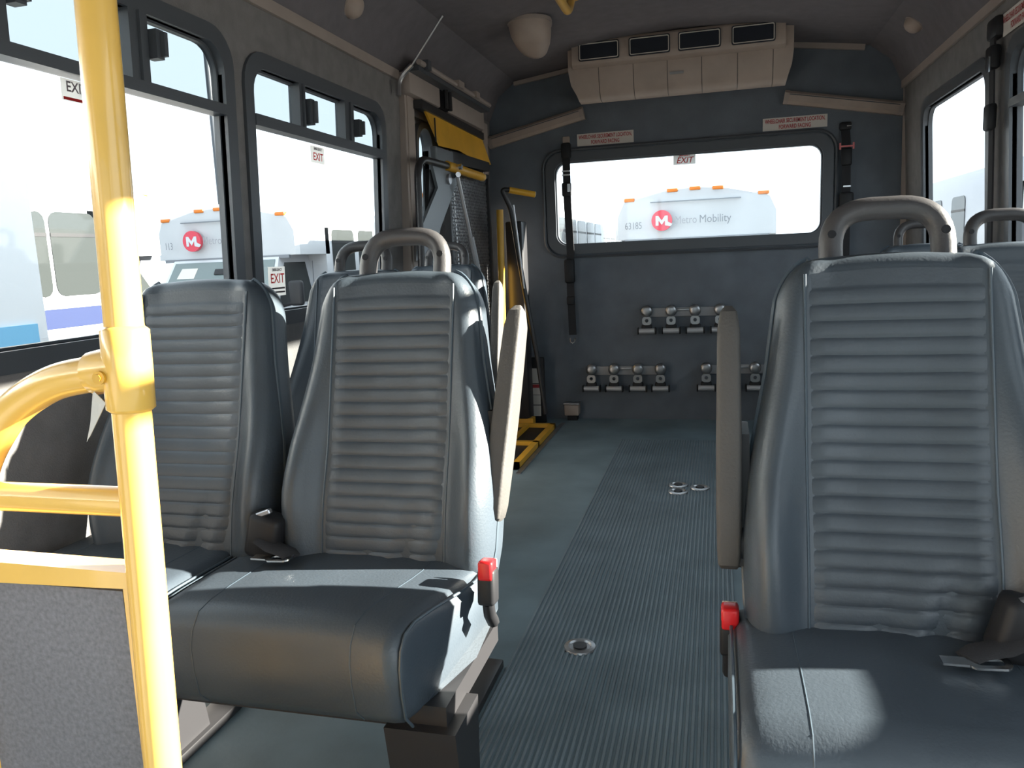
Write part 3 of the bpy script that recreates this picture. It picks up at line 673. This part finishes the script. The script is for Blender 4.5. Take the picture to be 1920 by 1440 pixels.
bm = bm_new(); tube(bm, fillet([(-.41, -.6, 2.08), (-.41, -.55, 1.985), (-.41, 3.40, 1.985), (-.41, 3.50, 2.075)], .05), .0175, 14); obj('rail', bm, 'yellow', t)
for yy in (-.6, 3.5):
    bm = bm_new(); disc(bm, (-.41, yy, 2.078), (0, 0, -1), .034, .012, 16); obj('flange', bm, 'yellow_dark', t)

# ------------------------------------------------------------------ stickers
def sticker(name, label, c, right, up, wd, ht, lines, group, paper='paper'):
    """flat printed sign: lines = (text, size, dy, material, italic, squash)"""
    t = thing(name, label, 'sticker', c, group=group)
    R, U = Vector(right).normalized(), Vector(up).normalized(); N = R.cross(U); C = Vector(c)
    bm = bm_new(); hexa(bm, [C + R * a * wd / 2 + U * b * ht / 2 + N * d for a in (-1, 1) for b in (-1, 1) for d in (0, .0012)]) if paper != 'filmwhite' else bm.faces.new([bm.verts.new(C + R * a * wd / 2 + U * b * ht / 2) for a, b in ((-1, -1), (1, -1), (1, 1), (-1, 1))]); obj('paper', bm, paper, t, 0)
    for s, sz, dy, m_, it, sq in lines:
        if s == '-':
            bm = bm_new(); hexa(bm, [C + R * a * sq / 2 + U * (dy + b * sz / 2) + N * d for a in (-1, 1) for b in (-1, 1) for d in (.001, .0022)]); obj('bar', bm, m_, t, 0)
        else: text('lettering', s, sz, m_, t, C + U * dy + N * .001, R, U, italic=it, bold=.0006, squash=sq)
    return t
WCT = [('WHEELCHAIR SECUREMENT LOCATION,', .030, .014, 'signred', 0, .56), ('FORWARD FACING', .030, -.017, 'signred', 0, .62)]
sticker('securement_sign', 'red on white securement sign above the left end of the rear window', (-.437, REAR - .002, 1.646), (1, 0, 0), (0, 0, 1), .325, .068, WCT, 'securement signs')
sticker('securement_sign', 'red on white securement sign above the right end of the rear window', (.591, REAR - .002, 1.646), (1, 0, 0), (0, 0, 1), .33, .066, WCT, 'securement signs')
xr = lambda z: wx(z)
sticker('securement_sign', 'red on white securement sign above the right side window, cut by picture edge', (xr(1.69) - .012, 2.955, 1.69), (0, -1, 0), (-.045, 0, 1), .32, .072, WCT, 'securement signs')
E3 = [('EMERGENCY', .013, .021, 'filmred', 0, .8), ('EXIT', .046, -.006, 'filmred', .25, .95)]
sticker('exit_sticker', 'red EXIT sticker on top of the rear window glass', (.006, REAR + .012, 1.498), (1, 0, 0), (0, 0, 1), .122, .056, E3, 'exit stickers', 'filmwhite')
def lw(z, o=.012): return -wx(z) - .012
sticker('exit_sticker', 'small EXIT sticker high on the side window beside the lift post', (lw(1.374), 2.545, 1.376), (0, 1, 0), (.045, 0, 1), .098, .056, [('EMERGENCY', .012, .019, 'filmink', 0, .85), ('EXIT', .036, -.008, 'filmred', 0, .95)], 'exit stickers', 'filmwhite')
sticker('exit_sticker', 'large EXIT notice low on the side window beside the lift post', (lw(.95), 2.243, .955), (0, 1, 0), (.045, 0, 1), .10, .092, [('EMERGENCY', .011, .036, 'filmink', 0, .9), ('EXIT', .042, .008, 'filmred', 0, .95), ('-', .005, -.022, 'filmink', 0, .085), ('-', .005, -.034, 'filmink', 0, .085)], 'exit stickers', 'filmwhite')
sticker('exit_sticker', 'faded EXIT sticker half hidden by the yellow pole', (lw(1.395), 1.478, 1.392), (0, 1, 0), (.045, 0, 1), .082, .046, [('EXIT', .030, .006, 'filmink', 0, .95), ('-', .006, -.018, 'filmred', 0, .074)], 'exit stickers', 'filmwhite')

# ------------------------------------------------------------------ rear wall belts, tie downs, floor rings
def strap_mesh(bm, pts, wd, th=.003, u=(1, 0, 0)):
    P = [Vector(p) for p in pts]; u = Vector(u)
    L = []
    for i, p in enumerate(P):
        d = (P[min(i + 1, len(P) - 1)] - P[max(i - 1, 0)]).normalized(); n = d.cross(u).normalized()
        L.append([p + u * wd / 2 + n * th, p - u * wd / 2 + n * th, p - u * wd / 2 - n * th, p + u * wd / 2 - n * th])
    loft(bm, L)
t = thing('shoulder_belt', 'black shoulder belt hanging over the left end of the rear window', 'seat belt', (-.66, REAR, .47), group='rear wall belts')
yy = REAR - .035
bm = bm_new(); strap_mesh(bm, [(-.662, yy + .025, 1.63), (-.662, yy, 1.56), (-.66, yy - .01, 1.3), (-.652, yy - .005, 1.0), (-.66, yy, .8), (-.655, yy, .52)], .044); obj('webbing', bm, 'webbing', t)
bx('anchor', 'beige', t, -.683, -.641, REAR - .02, REAR, 1.635, 1.672, bevel=.006); bx('anchor_cover', 'black', t, -.69, -.634, yy - .01, REAR, 1.545, 1.635, bevel=.012)
for zz in (1.47, 1.448): bx('slide_bar', 'chrome', t, -.685, -.64, yy - .018, yy - .012, zz, zz + .008)
bx('buckle', 'black', t, -.690, -.634, yy - .024, yy - .002, 1.33, 1.41, bevel=.010); bx('tongue', 'chrome', t, -.655, -.638, yy - .028, yy - .024, 1.355, 1.40)
bx('adjuster', 'black', t, -.69, -.63, yy - .03, yy + .01, .83, .97, bevel=.012); bx('adjuster', 'black', t, -.683, -.637, yy - .02, yy + .01, .70, .75, bevel=.008)
bm = bm_new(); tube(bm, [(-.672, yy, .50), (-.668, yy - .012, .478), (-.655, yy - .018, .470), (-.642, yy - .012, .478), (-.64, yy, .50)], .006, 8); obj('hook', bm, 'chrome', t)
t = thing('shoulder_belt', 'black shoulder belt with red edged buckle on the rear wall right of the window', 'seat belt', (.852, REAR, .4), group='rear wall belts')
bm = bm_new(); strap_mesh(bm, [(.845, yy + .025, 1.60), (.848, yy, 1.52), (.852, yy, 1.3), (.855, yy, .9), (.855, yy, .5)], .044); obj('webbing', bm, 'webbing', t)
bx('anchor', 'black', t, .815, .875, REAR - .03, REAR, 1.585, 1.625, bevel=.008); bx('slide_bar', 'chrome', t, .85, .872, REAR - .034, REAR - .03, 1.602, 1.607)
bm = bm_new(); box(bm, .82, .878, yy - .022, yy - .016, 1.494, 1.502); box(bm, .812, .82, yy - .022, yy - .016, 1.482, 1.516); box(bm, .878, .886, yy - .022, yy - .016, 1.482, 1.516); obj('red_clip', bm, mat('pink_red', (.65, .16, .16), .4), t)
bx('buckle', 'black', t, .823, .877, yy - .016, yy + .004, 1.40, 1.49, bevel=.01); bx('slide_bar', 'chrome', t, .836, .874, yy - .012, yy - .006, 1.288, 1.296)
bx('retractor_box', 'black', t, .82, .89, REAR - .06, REAR, 1.16, 1.26, bevel=.012)
t = thing('shoulder_belt', 'dark shoulder belt hanging on the pillar between the right windows', 'seat belt', (1.1, 3.2, .9), group='side wall belts')
bm = bm_new(); strap_mesh(bm, [(1.10, 3.16, 1.70), (1.10, 3.16, 1.60), (1.115, 3.17, 1.3), (1.13, 3.18, .9)], .045, u=(0, 1, 0)); obj('webbing', bm, 'webbing', t)
bx('anchor', 'black', t, 1.09, 1.128, 3.11, 3.21, 1.66, 1.73, bevel=.012); bx('guide', 'black', t, 1.085, 1.12, 3.125, 3.195, 1.56, 1.64, bevel=.012); bx('clip', 'chrome', t, 1.081, 1.086, 3.13, 3.15, 1.55, 1.60); bx('buckle', 'black', t, 1.09, 1.12, 3.14, 3.20, 1.36, 1.45, bevel=.01)

def rack(label, x0, x1, z, xs, zoff):
    r_ = thing('tie_down_rail', label + ' rail', 'rail', ((x0 + x1) / 2, REAR, z - .03), group='tie down rails')
    r_['label'] = label
    bx('track', 'railgrey', r_, x0, x1, REAR - .014, REAR, z - .034, z + .018, bevel=.003)
    bx('track_bar', 'steel', r_, x0 + (x1 - x0) * .42, x0 + (x1 - x0) * .58, REAR - .024, REAR - .013, z - .002, z + .012, bevel=.003)
def tiedown(x, z, label, grp):
    t = thing('tie_down', label, 'tie down', (x, REAR - .03, z - .13), group=grp)
    yb = REAR - .034
    bm = bm_new(); L = [[(x + .033 * k * math.cos(q), yb - .004 - h, z + .003 + .034 * k * math.sin(q)) for q in [2 * math.pi * i / 18 for i in range(18)]] for h, k in ((-.02, 1), (.008, 1), (.016, .85), (.020, .45))]
    loft(bm, L); obj('head_knob', bm, 'steel', t, 50)
    bm = bm_new(); ring(bm, rrect(x - .010, x + .010, z - .062, z - .042, .009, 4), rrect(x - .026, x + .026, z - .078, z - .03, .016, 4), lambda u, v_, d: (u, yb - .008 - d, v_), -.012, .006); obj('fitting_plate', bm, 'steel', t, 40)
    bm = bm_new(); tube(bm, [(x - .045, yb - .012, z - .112), (x + .045, yb - .012, z - .112)], .0155, 14); obj('spool', bm, 'spool', t, 50)
    bm = bm_new(); rbox(bm, (x, yb - .002, z - .100), (.062, .026, .05), .008, 2); rbox(bm, (x - .05, yb - .008, z - .112), (.008, .036, .042), .003, 1); rbox(bm, (x + .05, yb - .008, z - .112), (.008, .036, .042), .003, 1); obj('housing', bm, 'black', t, 50)
ord4 = ['leftmost', 'second', 'third', 'rightmost']
for nm, z, xs in (('upper rail', .648, (-.214, -.075, .061, .199)), ('lower left rail', .306, (-.549, -.413, -.272, -.14)), ('lower right rail', .310, (.122, .257, .393, .528))):
    rack('grey metal tie down rail, ' + {'upper rail': 'the single upper one on the rear wall', 'lower left rail': 'lower one left of the aisle', 'lower right rail': 'lower one beside the right seat'}[nm], xs[0] - .02, xs[-1] + .02, z, xs, 0)
    for i, x in enumerate(xs): tiedown(x, z, '%s silver tie down on the %s of the rear wall' % (ord4[i], nm), 'tie downs on the rear wall')
t = thing('wall_bracket', 'small pale metal bracket at the foot of the rear wall', 'bracket', (-.67, REAR, 0))
bx('body', 'beige', t, -.716, -.628, REAR - .07, REAR, .03, .10, bevel=.008); bx('lid', 'steel', t, -.72, -.624, REAR - .075, REAR, .098, .108, bevel=.003); bx('foot', 'black', t, -.70, -.64, REAR - .06, REAR, 0, .032)
for i, (x, y, lab) in enumerate(((.022, 3.30, 'back one of the touching pair of floor anchor rings in the aisle'), (.026, 3.205, 'front one of the touching pair of floor anchor rings in the aisle'), (.113, 3.27, 'lone floor anchor ring right of the pair in the rear aisle'), (-.157, 1.847, 'floor anchor ring nearest the camera, in the aisle'))):
    t = thing('floor_anchor', lab, 'floor anchor', (x, y, 0), group='floor anchor rings')
    bm = bm_new(); n = 24
    L = [[(x + r_ * math.cos(2 * math.pi * k / n), y + r_ * math.sin(2 * math.pi * k / n), z_) for k in range(n)] for r_, z_ in ((.042, .001), (.040, .006), (.030, .008), (.026, .004), (.022, .004))]
    loft(bm, L); obj('flange', bm, 'steel', t, 30)
    bm = bm_new(); disc(bm, (x, y, .003), (0, 0, 1), .018, .005, 16); obj('centre_cap', bm, 'blacksteel', t)

# ------------------------------------------------------------------ outside: lot, parked buses, light pole
GZ = -.78
g_ = struct(bx('ground', 'asphalt', None, -120, 120, -120, 120, GZ - .3, GZ), 'grey asphalt parking lot')
def cutaway(label, x, y, rz, number, logo=True, stripe='busblue', nwin=5, wins=None, graphic=None, paint='buswhite'):
    """parked cutaway bus; local front faces -y, origin on the ground under the cap front"""
    t = thing('parked_bus', label, 'bus', (x, y, GZ), rz, 'white buses parked outside')
    P = lambda n, bm, m, par=t, sm_=30: obj(n, bm, m, par, sm_, world=False)
    hwid, Lh = 1.14, 5.8
    # body with cap over the cab
    sec = [(-hwid, .55), (-hwid, 2.38), (-hwid + .10, 2.60), (-.45, 2.72), (0, 2.75), (.45, 2.72), (hwid - .10, 2.60), (hwid, 2.38), (hwid, .55)]
    bm = bm_new(); loft(bm, [[(a, yy, z) for a, z in sec] for yy in (.9, Lh)]); body = P('body', bm, paint)
    cap = [(-hwid, 1.94), (-hwid, 2.30), (-hwid + .10, 2.52), (-.45, 2.66), (0, 2.70), (.45, 2.66), (hwid - .10, 2.52), (hwid, 2.30), (hwid, 1.94)]
    bm = bm_new(); loft(bm, [[(a * k, yy + .10 * (a / hwid) ** 2, 1.94 + (z - 1.94) * q) for a, z in cap] for yy, k, q in ((0, .96, .90), (.05, 1, .97), (.35, 1, 1.03), (.92, 1, 1.07))]); c = P('cap', bm, 'buswhite', t, 40)
    bm = bm_new(); box(bm, -.62, .62, -.004, .03, 2.44, 2.455); P('cap_seam', bm, 'logogrey', c)
    bm = bm_new(); box(bm, -1.0, 1.0, .08, .13, 1.90, 1.945); P('cap_lip', bm, 'logogrey', c)
    for mx_, zz in ((-.92, 2.50), (-.31, 2.60), (0, 2.61), (.31, 2.60), (.92, 2.50)):
        yy = .06 if abs(mx_) < .5 else .12
        bm = bm_new(); rbox(bm, (mx_, yy - .02, zz), (.15, .09, .05), .012, 2); P('marker_light', bm, 'amber', c)
    # cab
    cs = [(-.93, .45), (-.95, 1.15), (-.86, 1.28), (.86, 1.28), (.95, 1.15), (.93, .45)]
    bm = bm_new(); loft(bm, [[(a * k, yy, z if z < 1 else z - dz) for a, z in cs] for yy, k, dz in ((-1.35, .90, .32), (-1.25, .96, .22), (-.45, 1, .06), (-.25, 1, 0), (.92, 1, 0))]); hood = P('hood', bm, 'buswhite', t, 40)
    bm = bm_new(); up = [(-.95, 1.2), (-.84, 1.90), (.84, 1.90), (.95, 1.2)]
    hexa(bm, [(-.95, -.40, 1.2), (-.84, .10, 1.95), (-.95, .95, 1.2), (-.84, .95, 1.95), (.95, -.40, 1.2), (.84, .10, 1.95), (.95, .95, 1.2), (.84, .95, 1.95)]); cab = P('cab', bm, 'buswhite', t, 0)
    def slab(bm, q, n_, th=.012):
        q = [Vector(p) for p in q]; n_ = Vector(n_); a = [bm.verts.new(p) for p in q]; b = [bm.verts.new(p + n_ * th) for p in q]
        bm.faces.new(a); bm.faces.new(b[::-1])
        for i in range(len(q)): bm.faces.new((a[i], b[i], b[(i + 1) % len(q)], a[(i + 1) % len(q)]))
    nw = V(0, -.75, .5).normalized()
    bm = bm_new(); slab(bm, [V(a, -.40 + (z - 1.2) * .667, z) for a, z in ((-.88, 1.25), (.88, 1.25), (.80, 1.88), (-.80, 1.88))], nw); ws = P('windshield', bm, 'windsh', cab, 0)
    bm = bm_new(); slab(bm, [V(a, -.40 + (z - 1.2) * .667, z) + nw * .012 for a, z in ((-.70, 1.66), (-.42, 1.66), (-.40, 1.80), (-.66, 1.80))], nw, .004); P('windshield_notice', bm, 'tape', ws, 0)
    bm = bm_new(); slab(bm, [V(a, -.40 + (z - 1.2) * .667, z) + nw * .012 for a, z in ((-.10, 1.70), (.14, 1.70), (.14, 1.77), (-.10, 1.77))], nw, .02); P('rear_view_mirror', bm, 'black', ws, 0)
    for s in (-1, 1):
        bm = bm_new(); slab(bm, [V(s * (.953 - (z - 1.2) * .147), yy, z) for yy, z in ((-.18, 1.27), (.18, 1.84), (.74, 1.84), (.78, 1.27))], (s, 0, 0), .01); P('door_window', bm, 'busglass', cab, 0)
        bm = bm_new(); box(bm, s * .95, s * .956, -.06, .80, .6, .615); box(bm, s * .95, s * .956, .80, .81, .6, 1.85); P('door_seam', bm, 'logogrey', cab, 0)
        bm = bm_new(); rbox(bm, (s * 1.22, -.18, 1.42), (.20, .10, .34), .04, 3); tube(bm, [(s * .95, -.1, 1.25), (s * 1.2, -.16, 1.3)], .025, 8); P('side_mirror', bm, 'black', cab)
        bm = bm_new(); rbox(bm, (s * .68, -1.33, .78), (.34, .10, .20), .03, 2); P('headlight', bm, 'steel', hood)
        bm = bm_new(); box(bm, s * (hwid + .002), s * (hwid - .01), .9, Lh, 1.36, 1.52); P('stripe', bm, stripe, body, 0)
        bm = bm_new(); box(bm, s * .93, s * .958, -.35, .92, 1.02, 1.16); P('stripe', bm, stripe, cab, 0)
        for ya, yb in wins or [(1.10 + k * (Lh - 1.3) / nwin, 1.10 + (k + 1) * (Lh - 1.3) / nwin - .16) for k in range(nwin)]:
            bm = bm_new(); R_ = rrect(ya, yb, 1.62, 2.30, .08, 3); f = [(s * (hwid - .005), u, v_) for u, v_ in R_]; prism(bm, f, (s * .012, 0, 0)); wv = P('side_window', bm, 'busglass', body, 0)
            bm = bm_new(); box(bm, s * (hwid + .004), s * (hwid + .012), ya, yb, 2.10, 2.13); P('window_rail', bm, 'black', wv, 0)
        for yy in (-.62, 4.3):
            bm = bm_new(); disc(bm, (s * .72, yy, .38), (s, 0, 0), .38, .24, 24); wh = P('wheel', bm, 'tyre'); bm = bm_new(); disc(bm, (s * .95, yy, .38), (s, 0, 0), .2, .02, 18); P('hub', bm, 'steel', wh)
    bm = bm_new(); box(bm, -.60, .60, -1.36, -1.30, .62, .90); P('grille', bm, 'black', hood, 0)
    bm = bm_new(); rbox(bm, (0, -1.42, .48), (1.8, .16, .20), .04, 2); P('bumper', bm, 'steel', hood)
    if graphic:
        bm = bm_new(); box(bm, hwid - .01, hwid + .014, *graphic); P('painted_panel', bm, 'skyblue', body, 0)
    if logo:
        n = 28; cx, cz, ro = -.46, 2.19, .145
        bm = bm_new(); disc(bm, (cx, -.012, cz), (0, 1, 0), ro, .06, n); lg = P('logo_disc', bm, 'logored', c)
        pts = [(-.085, -.07), (-.085, .065), (-.045, .065), (0, 0), (.045, .065), (.085, .065), (.085, -.02), (.15, -.055), (.12, -.085), (.045, -.07), (.045, 0), (0, -.06), (-.045, 0), (-.045, -.07)]
        bm = bm_new(); prism(bm, [(cx + a, -.013, cz + b) for a, b in pts], (0, -.004, 0)); P('logo_letter', bm, 'buswhite', lg, 0)
        text('lettering', 'Metro', .155, 'logolight', c, (-.28, -.010, 2.18), (1, 0, 0), (0, 0, 1), align='LEFT', world=False, depth=.004, squash=.78)
        text('lettering', 'Mobility', .155, 'logogrey', c, (.055, -.010, 2.18), (1, 0, 0), (0, 0, 1), align='LEFT', world=False, depth=.004, squash=.86)
    if number:
        text('fleet_number', number, .14, 'logogrey', c, (-.86, .045, 2.13), (1, -.12, 0), (0, 0, 1), world=False, depth=.03, squash=.72)
    return t
cutaway('white bus beyond the left windows with a red round logo over its windscreen', -6.55, 9.75, 0, '113')
cutaway('white bus seen head on through the rear window, numbered 63185', -.12, 11.5, 0, '63185')
cutaway('white bus side with dark windows and blue stripe beyond the front left window', -6.15, 6.7, math.pi, None, False, wins=[(.95, 1.44), (1.48, 1.64), (4.2, 5.4)])
cutaway('white bus rear flank with sky blue panel at the far left picture edge', -3.80, -3.0, 0, None, False, wins=[(1.2, 2.2), (2.4, 3.4)], stripe='litwhite', paint='litwhite', graphic=(4.2, 5.74, 1.2, 1.585))
cutaway('white bus glimpsed between left handles and lift door', -3.1, 9.6, 0, '5', False)
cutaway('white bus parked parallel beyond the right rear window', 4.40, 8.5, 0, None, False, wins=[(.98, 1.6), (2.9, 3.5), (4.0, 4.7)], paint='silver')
cutaway('white bus behind the one head on, left of it in the rear window', -3.6, 17.5, 0, None, False)
t = thing('light_pole', 'thin grey parking lot light pole beyond the left window', 'light pole', (-10.75, 16, GZ))
bm = bm_new(); tube(bm, [(-10.75, 16, GZ), (-10.75, 16, 3), (-10.75, 16, 8.5)], [.09, .07, .05], 12); obj('mast', bm, 'frame', t)
bm = bm_new(); tube(bm, [(-10.75, 16, 8.4), (-10.2, 15.9, 8.6)], .04, 8); rbox(bm, (-10.0, 15.85, 8.6), (.5, .25, .12), .03, 2); obj('lamp_head', bm, 'frame', t)
bm = bm_new(); disc(bm, (-10.75, 16, GZ), (0, 0, 1), .22, .5, 16); obj('base', bm, 'asphalt', t)
